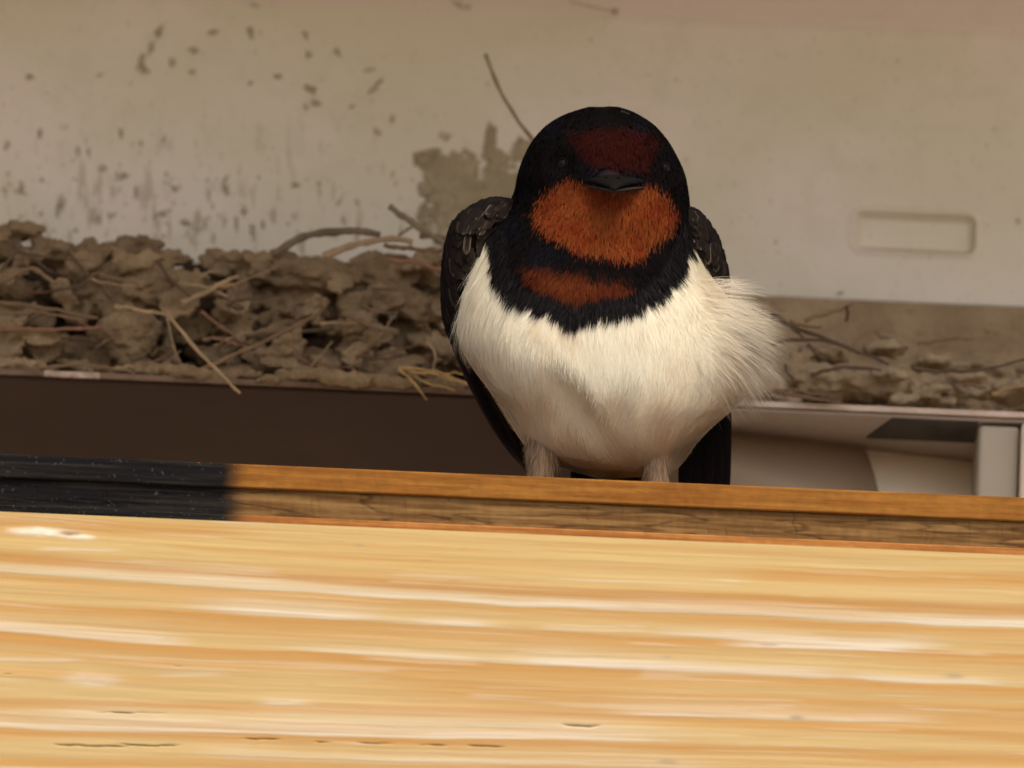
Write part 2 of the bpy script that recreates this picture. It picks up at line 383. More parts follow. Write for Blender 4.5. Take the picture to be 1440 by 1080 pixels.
# plate's lower return
box_obj('plate_return', (-.13, WY + .0005, z_plate - .0004), (.13, WY + .0045, z_plate + .0008), m_steel, chan, .0004)
box_obj('back_web', (-.13, WY + .005, z_lip), (.13, WY + .008, z_plate + .01), m_steel, chan, 0)
box_obj('added_sun_blocker', (-.45, -.045, .112), (.45, WY + .01, .116), m_sun_blocker, chan, .0005)  # unseen overhang added to keep the sun off the wall
lipV, lipF = box_vf((-.13, LY, z_lip - .0009), (.13, WY + .006, z_lip))
xl = float(P(700, 550, LY)[0]); xm = [float(P(a, 530, LY)[0]) for a in (62, 140)]
m_dl = mat('muddy_lip', (.19, .125, .08), rough=1, spec=.05, dark=(.10, .062, .04), vscale=200, bump=.6)
for a_, b_, mm in ((-.13, xm[0], m_dl), (xm[0], xm[1], mat('worn_lip', (.50, .38, .29), rough=.9, dark=(.15, .095, .06), vscale=420)), (xm[1], xl, m_dl), (xl, .13, m_lip)):
    box_obj('ledge', (a_, LY, z_lip - .0009), (b_, WY + .0045, z_lip), mm, chan, 0)
nx2 = 60
xp = float(P(905, 600, .07)[0])
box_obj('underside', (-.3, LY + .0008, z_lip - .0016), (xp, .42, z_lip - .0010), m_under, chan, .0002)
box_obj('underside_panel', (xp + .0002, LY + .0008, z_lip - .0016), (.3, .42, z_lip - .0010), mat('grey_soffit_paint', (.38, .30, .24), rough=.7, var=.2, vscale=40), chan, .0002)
# dark sheet painting the shade of a slot under the ledge at the right
s0 = P(1218, 609, LY + .03); s1 = P(1375, 578, LY + .002)
zu = z_lip - .0019
ya, yb = LY + .0012, LY + .013
xa, xb = float(P(1255, 590, ya)[0]), float(P(1376, 590, ya)[0])
yb = LY + .0145
xa2 = float(P(1218, 612, yb)[0])
mesh_obj('slot_shade_sheet', [(xa, ya, zu), (xb, ya, zu), (xb, yb, zu), (xa2, yb, zu), (xa, ya, zu + .0006), (xb, ya, zu + .0006), (xb, yb, zu + .0006), (xa2, yb, zu + .0006)],
         [[0, 3, 2, 1], [4, 5, 6, 7], [0, 1, 5, 4], [1, 2, 6, 5], [2, 3, 7, 6], [3, 0, 4, 7]], mat('slot_shade', (.065, .052, .038), rough=.9, dark=(.02, .016, .012), vscale=120), chan, smooth=False)

# pipe behind the shelf on the right
R0 = .0265; al = math.radians(20)
ax = np.array([math.cos(al), math.sin(al), math.sin(al) * math.tan(PITCH) * .9])
pc = P(1172, 600, LY + .040); yc = LY + .040
pc = np.array([pc[0], yc, pc[2] - R0 * .985])
pipe = empty('grey_pipe', pc, 'grey plastic pipe with a rounded collar in the recess right of the swallow', 'pipe')
def cyl(path, rads, seg=96):
    return tube(path, rads, seg, nrm=(0, 0, 1))
t = np.array([-.030, -.001, -.0004, 0])
V, F = cyl(pc + t[:, None] * ax, np.array([R0, R0, R0 - .0003, R0 - .0012])); mesh_obj('collar', V, F, m_pipe, pipe)
t = np.array([-.028, .09])
V, F = cyl(pc + t[:, None] * ax, np.array([R0 - .0014] * 2)); mesh_obj('pipe_run', V, F, mat('pale_pvc', (.98, .84, .62), rough=.5, var=.12, vscale=50), pipe)
# white post
pa = P(1377, 600, .0535); pb = P(1434, 600, .0535)
post = empty('white_post', (pa[0], .085, z_lip - .12), 'narrow whitish post under the ledge at the right edge of the photo', 'post')
box_obj('post_face', (float(pa[0]), .0535, z_lip - .12), (float(pb[0]), .10, z_lip - .0020), m_post, post, .0008)
box_obj('post_edge', (float(pb[0]) + .0002, .0505, z_lip - .12), (float(pb[0]) + .012, .10, z_lip - .0020), mat('post_edge_paint', (.62, .52, .38), rough=.6), post, .0008)

# mud flecks on the wall
ac = Acc()
def fleck(x, y, r, ry=None, ang=0, th=.3):
    ry = ry or r; n = 22
    a = np.linspace(0, 2 * math.pi, n, endpoint=False)
    rad = 1 + .6 * (rng.random(n) - .5) * 2
    pts = []
    for k, s in ((1.0, 0), (.6, .8)):
        dx = np.cos(a) * r * rad * k; dy = np.sin(a) * ry * rad * k
        X_ = x + dx * math.cos(ang) - dy * math.sin(ang); Y_ = y + dx * math.sin(ang) + dy * math.cos(ang)
        pts.append(P(X_, Y_, WY - .00012 - s * th * min(r, ry) * PX - (.0013 if (y < 40 and x > 760) else 0)))
    pts.append(P(np.array([x]), np.array([y]), WY - .00012 - th * min(r, ry) * PX - (.0013 if (y < 40 and x > 760) else 0)))
    V = np.vstack(pts)
    F = [[i, (i + 1) % n, n + (i + 1) % n, n + i] for i in range(n)] + [[n + i, n + (i + 1) % n, 2 * n] for i in range(n)]
    ac.add(V, F)
FL = [(198, 88, 5, 10, .2), (203, 98, 8, 5, .8), (212, 68, 4, 9, .4), (224, 44, 4, 9, .3), (272, 71, 8, 4, 0), (242, 87, 4, 7, 0), (270, 101, 5, 3, 0), (42, 108, 6, 4, 0), (139, 105, 6, 2, -.3),
      (352, 117, 3, 3, 0), (391, 107, 5, 4, 0), (434, 76, 5, 5, 0), (430, 50, 2, 7, -.3), (438, 126, 8, 5, .7), (445, 145, 8, 4, .2), (430, 151, 4, 4, 0), (475, 74, 3, 7, -.5), (526, 126, 8, 4, -.8), (533, 116, 8, 3, -.8),
      (552, 167, 4, 6, 0), (531, 185, 6, 4, .8), (626, 191, 8, 6, 0), (56, 187, 3, 6, 0), (10, 204, 3, 7, .3), (125, 215, 2, 7, 0), (109, 213, 3, 7, 0), (198, 202, 2, 4, 0), (170, 187, 4, 6, 0), (686, 118, 2, 3, 0),
      (645, 6, 10, 4, .5), (658, 10, 6, 4, .4), (358, 7, 8, 2, .3), (865, 16, 5, 4, 0), (343, 297, 4, 7, 0), (413, 305, 3, 6, 0), (415, 260, 6, 5, 0), (172, 248, 8, 4, 0), (145, 236, 6, 5, 0), (85, 286, 5, 12, .1), (80, 300, 3, 8, 0),
      (28, 270, 9, 4, .3), (30, 262, 3, 6, 0), (228, 300, 8, 4, 0), (260, 312, 6, 6, 0), (192, 270, 3, 8, 0), (318, 265, 4, 7, 0), (294, 276, 2, 10, 0), (355, 325, 4, 10, 0), (370, 316, 3, 6, 0), (245, 265, 5, 4, 0), (495, 150, 5, 2, -.5),
      (950, 112, 1.5, 2, 0), (1262, 86, 2, 2, 0), (965, 225, 2, 2, 0), (1431, 311, 3, 4, 0), (1091, 340, 2, 2, 0), (1388, 205, 2, 2, 0), (1083, 283, 1.5, 2, 0), (1182, 412, 5, 2, -.2), (520, 98, 8, 3, -.2), (300, 45, 9, 3, -.3), (352, 45, 4, 10, -.4)]
for f in FL: fleck(*f[:4], ang=f[4])
for i in range(40):
    x = rng.uniform(0, 600); y = 330 - abs(rng.normal(0, 60)); r = rng.uniform(.8, 2.8)
    if y < 150: r *= .6
    fleck(x, y, r, r * rng.uniform(1.2, 4), ang=rng.normal(0, .25))
for i in range(70):
    fleck(rng.uniform(0, 1440), rng.uniform(0, 400), rng.uniform(.5, 1.3))
tag(ac.obj('mud_flecks', m_splat, chan), kind='stuff')

# ------------------------------------------------------------------ mud
def ico(sub):
    bm = bmesh.new(); bmesh.ops.create_icosphere(bm, subdivisions=sub, radius=1)
    V = np.array([v.co[:] for v in bm.verts]); F = np.array([[v.index for v in f.verts] for f in bm.faces]); bm.free(); return V, F
ICO = {k: ico(k) for k in (3, 4, 5)}
class Mud:
    def __init__(s): s.V = []; s.F = []; s.n = 0
    def blob(s, x, y, Y, rx, ry, rz, sub=4, amp=.35, freq=1.3, ang=0, taper=0.0, flat=0.0):
        V, F = ICO[sub]
        seed = rng.random(3) * 50
        d = 1 + amp * fbm(V * freq + seed, 4) + .10 * amp * fbm(V * freq * 6 + seed, 3)
        Q = V * d[:, None]
        q = np.sign(Q) * np.abs(Q) ** .85
        if taper: 
            k = 1 + taper * q[:, 2]; q = np.stack([q[:, 0] * k, q[:, 1] * k, q[:, 2]], 1)
        lx, lz = q[:, 0] * rx * PX, q[:, 2] * ry * PX
        X_ = lx * math.cos(ang) - lz * math.sin(ang); Z_ = lx * math.sin(ang) + lz * math.cos(ang)
        c = P(x, y, Y)
        W = c + np.stack([X_, q[:, 1] * rz * PX, Z_], 1)
        s.V.append(W); s.F.append(F + s.n); s.n += len(W)
    def plate(s, x, y, Y, rx, rz, th, roll, pitch, yaw):
        V, F = ICO[4]; seed = rng.random(3) * 50
        rim = 1 + .9 * fbm(np.stack([V[:, 0], V[:, 2], 0 * V[:, 0]], 1) * 2.0 + seed, 5)
        q = np.stack([V[:, 0] * rx * rim, np.sign(V[:, 1]) * np.abs(V[:, 1]) ** .6 * th, V[:, 2] * rz * rim], 1)
        q[:, 1] += .22 * rx * ((V[:, 0]) ** 2) * rng.uniform(-1, 1) + 3 * fbm(V * 2 + seed, 3)
        Mx = np.array((Matrix.Rotation(yaw, 3, 'Z') @ Matrix.Rotation(roll, 3, 'Y') @ Matrix.Rotation(pitch, 3, 'X')))
        W = P(x, y, Y) + (q @ Mx.T) * PX
        s.V.append(W); s.F.append(F + s.n); s.n += len(W)
    def obj(s, name, m, parent=None):
        return mesh_obj(name, np.vstack(s.V), np.vstack(s.F), m, parent)
def topline(x): return np.interp(x, [0, 50, 100, 150, 215, 265, 290, 360, 400, 450, 530, 600, 700, 800], [316, 330, 348, 335, 345, 368, 358, 356, 350, 350, 345, 345, 345, 400])

nest = empty('mud_nest', P(330, 530, .078), 'brown mud and straw nest remains heaped on the ledge left of the swallow', 'nest')
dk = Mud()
for i in range(240):                                     # mass behind, coloured dark to paint shade into the nest's gaps
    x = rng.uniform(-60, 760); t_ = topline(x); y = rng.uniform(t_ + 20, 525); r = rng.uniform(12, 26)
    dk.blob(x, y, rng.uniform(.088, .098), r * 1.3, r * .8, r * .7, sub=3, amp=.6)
tag(dk.obj('gap_shade_fill', mat('gap_shade_fill', (.075, .048, .028), rough=1, spec=.03, dark=(.03, .02, .013), vscale=260, bump=1.0, bscale=1500), nest), kind='stuff')
md = Mud()
for i in range(40):                                      # small crumbs in the open face
    x = rng.uniform(-20, 700); t_ = topline(x); y = rng.uniform(t_ + 8, 532); r = rng.uniform(5, 14)
    md.blob(x, y, rng.uniform(.064, .080), r * 1.4, r * .8, r, sub=3, amp=.6)
CH = [(212, 405, 48, 32), (136, 412, 34, 26), (268, 460, 30, 24), (26, 408, 28, 15), (80, 356, 40, 20), (182, 352, 38, 20), (245, 364, 24, 10), (14, 500, 24, 26),
      (95, 490, 44, 18), (118, 520, 60, 9), (28, 324, 28, 13), (328, 366, 34, 14), (319, 437, 16, 18), (343, 428, 20, 26), (372, 378, 34, 24), (450, 386, 58, 28),
      (462, 420, 30, 28), (350, 425, 14, 24), (382, 428, 21, 24), (420, 440, 26, 14), (540, 382, 46, 26), (536, 424, 26, 20), (588, 434, 32, 26), (605, 390, 30, 20),
      (380, 508, 28, 22), (422, 508, 22, 24), (448, 524, 20, 14), (518, 521, 46, 34), (582, 482, 38, 22), (305, 500, 30, 16), (200, 520, 30, 12), (640, 500, 40, 26), (640, 440, 30, 30),
      (500, 470, 40, 12), (265, 395, 24, 13), (300, 528, 60, 6), (420, 536, 60, 5)]
for x, y, rx, ry in CH:
    md.blob(x, y, rng.uniform(.062, .070), rx * 1.08, ry * .92, 20, sub=5, amp=1.0, freq=1.6, ang=rng.normal(0, .12))
for i in range(85):                                       # thin flaky plates, tilted, with gaps below them
    x = rng.uniform(-30, 690); t_ = topline(x); y = rng.uniform(t_ + 14, 515)
    md.plate(x, y, rng.uniform(.056, .068), rng.uniform(16, 44), rng.uniform(10, 24), rng.uniform(4.5, 7), rng.normal(0, .3), rng.uniform(-.9, .5), rng.normal(0, .4))
md.blob(182, 482, .060, 40, 42, 26, sub=5, amp=.25, taper=.55)      # chunk hanging in a point
md.blob(232, 366, .066, 30, 8, 20, sub=4, amp=.5)
md.blob(492, 436, .062, 20, 26, 20, sub=4, amp=.3, taper=.4)
# mud squeezed over the lip of the ledge
for i in range(26):
    x = rng.uniform(-60, 720)
    if 55 < x < 150: continue
    y = 513 + x * .043 + rng.normal(0, 3); r = rng.uniform(8, 16)
    md.blob(x, y, rng.uniform(.0515, .056), r * 2.6, r * .7, r, sub=4, amp=.6)
mo = md.obj('mud_mass', m_mud, nest)
def fuse(o, vox, it, disp, size):
    a = o.modifiers.new('fuse', 'REMESH'); a.mode = 'VOXEL'; a.voxel_size = vox; a.use_smooth_shade = True
    b = o.modifiers.new('soften', 'SMOOTH'); b.factor = .5; b.iterations = it
    tx = bpy.data.textures.new('lumps', 'CLOUDS'); tx.noise_scale = size; tx.noise_depth = 4
    c = o.modifiers.new('lumps', 'DISPLACE'); c.texture = tx; c.strength = disp; c.mid_level = .5; c.texture_coords = 'LOCAL'
fuse(mo, .00033, 0, .0016, .0016)
# mud smeared up the wall behind the bird
sm = Mud()
for (x, y, rx, ry) in [(625, 250, 34, 36), (600, 222, 18, 14), (650, 285, 34, 40), (655, 235, 20, 24), (690, 200, 8, 26), (700, 232, 24, 16), (712, 262, 30, 28), (735, 215, 16, 18), (650, 262, 44, 30), (660, 300, 50, 36), (640, 320, 40, 30), (600, 305, 14, 16), (690, 310, 40, 40), (596, 296, 8, 8), (608, 300, 6, 10)]:
    sm.blob(x, y, WY + .0002, rx * 1.05, ry * 1.05, 6, sub=5, amp=1.0, freq=2.6)
tag(sm.obj('mud_smear', mat('thin_mud', (.46, .385, .25), rough=1, spec=.05, dark=(.29, .23, .14), vscale=110, bump=.5), nest))

def straw(pts, Y, r, col, parent, r2=None, n=26, name='straw'):
    pts = np.array(pts, float)
    Ys = np.broadcast_to(Y, (len(pts),))
    path = spline(P(pts[:, 0], pts[:, 1], Ys), n)
    jit = fbm(np.stack([np.arange(n) * .35, np.full(n, pts[0, 0]), np.full(n, pts[0, 1])], -1), 2)
    path[:, 2] += jit * 2.0 * PX
    rad = np.linspace(r, r2 if r2 is not None else r * .7, n) * PX * (1 + .22 * vnoise(np.stack([np.arange(n) * .9, np.full(n, pts[0, 1]), np.zeros(n)], -1)))
    V, F = tube(path, rad, 8, flat=.7)
    return mesh_obj(name, V, F, m_straw, parent, np.broadcast_to(col, (len(V), 3)))
BR = (.20, .125, .065); TN = (.36, .245, .125); DK = (.11, .07, .038); RD = (.24, .12, .065); GD = (.42, .26, .09); GR = (.24, .19, .11)
F_ = .0545
for s in [
    ([(547, 291), (580, 313), (640, 352)], .058, 5, GR, 5), ([(236, 442), (285, 500), (338, 553)], .047, 3.2, TN, 2), ([(255, 428), (300, 405), (335, 388)], .055, 5, TN, 3),
    ([(268, 527), (350, 490), (440, 446)], .052, 4.2, BR, 3), ([(-20, 424), (50, 432), (138, 447)], .056, 4, BR, 3), ([(-20, 444), (60, 440), (120, 452)], .054, 3, BR, 2), ([(-20, 462), (60, 464), (145, 460)], .055, 3.5, RD, 3),
    ([(160, 430), (200, 437), (240, 442)], .052, 3.2, TN, 3), ([(235, 445), (245, 490), (262, 525)], .056, 2, TN, 1), ([(0, 380), (30, 355), (75, 385)], .057, 3, DK, 2), ([(382, 358), (430, 333), (490, 324), (535, 330)], .060, 6.5, (.17, .125, .07), 5),
    ([(455, 360), (500, 345), (545, 335), (580, 340)], .056, 6, TN, 4), ([(560, 330), (575, 322), (590, 314)], .058, 3, GR, 2), ([(540, 345), (580, 350), (620, 352)], .055, 4, BR, 3), ([(545, 365), (590, 370), (630, 385)], .054, 4, RD, 3),
    ([(480, 440), (530, 462), (562, 470)], .054, 4, BR, 1.5), ([(450, 455), (510, 455), (560, 466)], .056, 3, TN, 2), ([(560, 516), (610, 522), (690, 552)], .050, 2.6, GD, 2), ([(560, 518), (580, 535), (600, 562)], .049, 2.6, GD, 1.2),
    ([(575, 522), (625, 530), (700, 556)], .049, 2.2, GD, 1.2), ([(590, 525), (640, 545), (690, 562)], .050, 2, BR, 1), ([(580, 528), (605, 540), (640, 548)], .050, 2, GD, 1), ([(620, 528), (650, 525), (700, 545)], .050, 2, GD, 1), ([(345, 475), (400, 468), (470, 462)], .058, 4, DK, 3),
    ([(40, 520), (120, 514), (190, 524)], .053, 3, BR, 2), ([(285, 478), (310, 476), (345, 480)], .057, 3, BR, 2), ([(250, 398), (290, 404), (320, 418)], .056, 3, TN, 2), ([(420, 500), (440, 512), (500, 518)], .051, 1.6, RD, 1),
    ([(140, 385), (165, 392), (196, 400)], .053, 4, BR, 2), ([(0, 398), (40, 378), (80, 398)], .055, 5, BR, 3), ([(600, 480), (612, 500), (606, 530)], .053, 2, TN, 1), ([(590, 330), (640, 336), (690, 340)], .062, 5, BR, 4), ([(500, 500), (540, 505), (575, 498)], .053, 2.5, DK, 2)]:
    straw(s[0], s[1], s[2], s[3], nest, s[4])
for i in range(55):                                      # loose broken stems caught in the mud
    x = rng.uniform(0, 650); y = rng.uniform(topline(x) + 15, 530); a = rng.normal(0, .45); l = rng.uniform(15, 45)
    straw([(x - l * math.cos(a), y - l * math.sin(a)), (x + rng.normal(0, 3), y + rng.normal(0, 4)), (x + l * math.cos(a), y + l * math.sin(a))], rng.uniform(.055, .062), rng.uniform(1.4, 3.4), [BR, TN, DK, RD][i % 4], nest, 1, n=16)
stalk = straw([(683, 76), (700, 120), (722, 160), (756, 205), (790, 260)], [.075, .07, .065, .06, .058], 2.6, (.30, .22, .11), None, 3.2, name='grass_stalk')
tag(stalk, 'single thin dry grass stalk standing up behind the swallow\'s head', 'grass stalk')

# right-hand remains
nr = empty('mud_remains', P(1280, 560, .08), 'flattened crust of dried mud and twigs on the ledge right of the swallow', 'nest')
nx, nz = 420, 150
xs = np.linspace(float(P(960, 500, WY)[0]), .13, nx); zs = np.linspace(z_plate - .0006, z_lip + .0001, nz)
X, Z = np.meshgrid(xs, zs); T = (Z - zs[-1]) / (zs[0] - zs[-1])
px, py = proj(np.stack([X, np.full_like(X, .08), Z], -1))
prof = .0985 - .033 * (1 - T) ** 1.6 * (1 - .25 * sstep(1250, 1440, px))
nn = fbm(n2(px / 70, py / 34, 3.), 5); n3 = np.abs(fbm(n2(px / 34, py / 20, 8.), 3))
Yr = prof - .007 * nn * (1 - T * .8) + .007 * (.35 - n3) * -1 * (1 - T) * .9
Yr = np.minimum(Yr, .1005); Yr = np.maximum(Yr, LY + .001)
g_ = (np.arange(nz - 1)[:, None] * nx + np.arange(nx - 1)[None]).ravel()
mesh_obj('mud_crust', np.stack([X, Yr, Z], -1).reshape(-1, 3), np.stack([g_, g_ + nx, g_ + nx + 1, g_ + 1], 1),
         mat('pale_mud', (.40, .30, .18), rough=1, spec=.05, dark=(.25, .175, .10), vscale=70, bump=.8, bscale=700), nr)
mr_ = Mud()
for (x, y, rx, ry) in [(1303, 548, 26, 20), (1375, 545, 26, 14), (1345, 552, 16, 14), (1110, 520, 26, 24), (1150, 540, 40, 18), (1080, 545, 30, 20), (1215, 545, 40, 18), (1245, 490, 22, 9), (1420, 548, 26, 16), (1160, 497, 26, 12), (1320, 515, 30, 8)]:
    mr_.blob(x, y, .070, rx * 1.2, ry, 30, sub=5, amp=.9, freq=1.6)
for i in range(20):
    x = rng.uniform(1050, 1460); y = rng.uniform(515, 564); r = rng.uniform(5, 12)
    mr_.blob(x, y, rng.uniform(.064, .072), r * 2.2, r * .8, r, sub=3, amp=.8)
fuse(mr_.obj('mud_lumps', mat('pale_mud_lump', (.40, .305, .18), rough=1, spec=.05, dark=(.27, .195, .115), vscale=140, bump=.8, bscale=700), nr), .00035, 2, .0022, .0025)
for s in [
    ([(1085, 446), (1120, 462), (1170, 480), (1250, 512)], .058, 3.8, DK, 2), ([(1070, 490), (1110, 479), (1165, 480), (1210, 498)], .056, 3, DK, 2), ([(1132, 450), (1165, 440), (1200, 427)], .062, 4, (.26, .17, .08), 2),
    ([(1191, 430), (1192, 441), (1190, 452)], .060, 2.6, (.10, .05, .03), 2.4), ([(1140, 527), (1165, 520), (1195, 516), (1240, 521)], .055, 3.6, DK, 2), ([(1282, 517), (1330, 522), (1385, 519), (1445, 505)], .056, 3.4, DK, 2),
    ([(1110, 452), (1125, 458), (1155, 460)], .056, 3, BR, 2), ([(1135, 483), (1148, 497), (1160, 505)], .055, 2.6, DK, 2), ([(1104, 512), (1108, 525), (1116, 532)], .055, 2.4, DK, 2), ([(1355, 540), (1370, 543), (1386, 546)], .054, 3, BR, 2),
    ([(1080, 550), (1120, 556), (1185, 568)], .051, 4, (.17, .1, .06), 2), ([(1060, 560), (1100, 548), (1150, 555)], .053, 3, BR, 2), ([(1230, 465), (1240, 475), (1255, 482)], .07, 1.5, BR, 1), ([(1290, 485), (1330, 478), (1370, 478)], .07, 2, BR, 1),
    ([(1395, 555), (1420, 545), (1450, 540)], .053, 4, (.3, .2, .1), 3), ([(1085, 440), (1100, 450), (1130, 475)], .057, 3, DK, 2)]:
    straw(s[0], s[1], s[2], s[3], nr, s[4], name='twig')
# a strand of cobweb with a crumb
cw = straw([(800, 2), (830, 8), (863, 17)], WY - .004, .8, (.25, .2, .15), chan, .7, name='cobweb_strand')

# ------------------------------------------------------------------ the swallow
bird = empty('swallow', P(850, 735, -.006), 'barn swallow with rust red throat, black head and fluffed white breast, perched facing the camera', 'bird')
rows = np.array([
    [147.5, 846, 850, -62, -50], [149.5, 836, 860, -74, -28], [154, 818, 879, -90, -5], [164, 790, 901, -108, 25], [178, 768, 921, -126, 48], [198, 750, 938, -142, 70], [222, 737, 952, -152, 86], [245, 729, 962, -156, 96], [270, 724, 967, -152, 104],
    [300, 708, 970, -148, 110], [335, 674, 975, -152, 116], [375, 654, 992, -166, 124], [420, 642, 1022, -182, 130], [470, 642, 1050, -190, 130], [520, 668, 1058, -186, 126], [560, 698, 1044, -172, 120],
    [600, 722, 1000, -148, 112], [628, 742, 974, -126, 100], [648, 768, 962, -106, 88], [661, 802, 948, -82, 74], [673, 850, 918, -40, 48]], float)
NV, NU = 240, 300
def body_rows(v):
    # v in 0..1 along arc length of the profile
    s = np.concatenate([[0], np.cumsum(np.hypot(np.diff(rows[:, 0]), np.diff(rows[:, 2] - rows[:, 1]) / 2))]); s /= s[-1]
    out = []
    for k in range(5):
        y = rows[:, k]; h_ = np.diff(s); d_ = np.diff(y) / h_; m_ = np.zeros(len(y))      # monotone-ish cubic
        m_[1:-1] = (d_[:-1] * h_[1:] + d_[1:] * h_[:-1]) / (h_[1:] + h_[:-1]); m_[0] = d_[0]; m_[-1] = d_[-1]
        i = np.clip(np.searchsorted(s, v, 'right') - 1, 0, len(s) - 2); t = (v - s[i]) / h_[i]
        out.append((2 * t**3 - 3 * t**2 + 1) * y[i] + (t**3 - 2 * t**2 + t) * h_[i] * m_[i] + (3 * t**2 - 2 * t**3) * y[i + 1] + (t**3 - t**2) * h_[i] * m_[i + 1])
    return out
vv = np.linspace(0, 1, 600); R_ = np.array(body_rows(vv))
ker = np.hanning(17); ker /= ker.sum()
Rs = np.array([np.convolve(np.concatenate([2 * r[0] - r[8:0:-1], r, 2 * r[-1] - r[-2:-10:-1]]), ker, 'valid') for r in R_])
def body_pt(v, th):
    v = np.clip(v, 0, 1)
    y, l, r, f, b = [np.interp(v, vv, Rs[k]) for k in range(5)]
    cx = (l + r) / 2; a = (r - l) / 2
    c, s = np.cos(th), np.sin(th)                          # th=0 faces the camera
    dy = np.where(c > 0, f, b)
    midd = np.interp(y, [150, 270, 470, 700], [-20, -15, -10, 10])
    D = midd + np.where(c > 0, (f - midd) * np.abs(c) ** .92, (b - midd) * np.abs(c))
    X_ = cx + a * np.sign(s) * np.abs(s) ** .96
    # breast folds, cheeks, brow
    def G(x0, y0, sx, sy, rot=0):
        dx = X_ - x0; dz = y - y0; q = dx * math.cos(rot) + dz * math.sin(rot); p = -dx * math.sin(rot) + dz * math.cos(rot)
        return np.exp(-(q / sx) ** 2 - (p / sy) ** 2)
    fr = np.clip(c, 0, 1)
    D = D - fr * (8 * G(798, 512, 60, 22, .95) - 8 * G(806, 552, 60, 15, .9) + 9 * G(895, 520, 60, 60) + 10 * G(740, 500, 40, 80) + 8 * G(930, 440, 50, 40))
    D = D + fr * (12 * G(790, 232, 24, 18) + 12 * G(930, 238, 22, 18) - 14 * G(860, 250, 36, 16) - 10 * G(850, 310, 80, 34) - 9 * G(862, 215, 40, 20))
    D = D - fr * 10 * G(900, 600, 30, 50) - fr * 12 * G(760, 600, 26, 40)
    D = D + 3 * vnoise(n2(X_ / 38, y / 60, D / 60))
    return P(X_, y, D * PX)
def body_frame(v, th):
    e = 2e-3
    p = body_pt(v, th)
    dv = body_pt(np.minimum(v + e, 1), th) - body_pt(np.maximum(v - e, 0), th)
    dt = body_pt(v, th + 5e-3) - body_pt(v, th - 5e-3)
    n = np.cross(dv, dt); n /= np.linalg.norm(n, axis=1)[:, None] + 1e-15
    c = P(850, 420, 0.0)
    sgn = np.sign(np.sum(n * (p - P(np.full(len(p), 850.), proj(p)[1], np.zeros(len(p)))), 1)); sgn[sgn == 0] = 1
    n *= sgn[:, None]
    dn = dv / (np.linalg.norm(dv, axis=1)[:, None] + 1e-15); du = dt / (np.linalg.norm(dt, axis=1)[:, None] + 1e-15)
    return p, n, dn, du

def poly_sdf(px, py, poly):
    poly = np.array(poly, float); d = np.full(px.shape, 1e9); ins = np.zeros(px.shape, bool)
    for i in range(len(poly)):
        a = poly[i]; b = poly[(i + 1) % len(poly)]; e = b - a
        wx, wy = px - a[0], py - a[1]; t = np.clip((wx * e[0] + wy * e[1]) / (e @ e), 0, 1)
        d = np.minimum(d, np.hypot(wx - t * e[0], wy - t * e[1]))
        c1 = (a[1] > py) != (b[1] > py)
        xi = a[0] + (py - a[1]) / (e[1] if e[1] != 0 else 1e-9) * e[0]
        ins ^= c1 & (px < xi)
    return np.where(ins, -d, d)
BIB = [(690, 100), (690, 290), (696, 335), (702, 374), (716, 398), (734, 414), (760, 424), (785, 432), (808, 447), (830, 436), (858, 431), (890, 427), (915, 415), (936, 396), (950, 372), (962, 348), (976, 320), (1010, 280), (1010, 100)]
THROAT = [(748, 300), (760, 283), (778, 264), (800, 258), (835, 266), (865, 270), (895, 264), (925, 268), (940, 285), (950, 310), (944, 332), (922, 348), (902, 362), (880, 368), (850, 362), (822, 358), (795, 346), (772, 334), (756, 320)]
LOWER = [(738, 374), (770, 376), (800, 388), (835, 394), (858, 398), (885, 404), (880, 420), (850, 420), (815, 428), (788, 422), (765, 412), (745, 398)]
FORE = [(800, 195), (830, 188), (870, 186), (905, 190), (928, 200), (918, 222), (910, 244), (870, 240), (832, 238), (818, 220)]
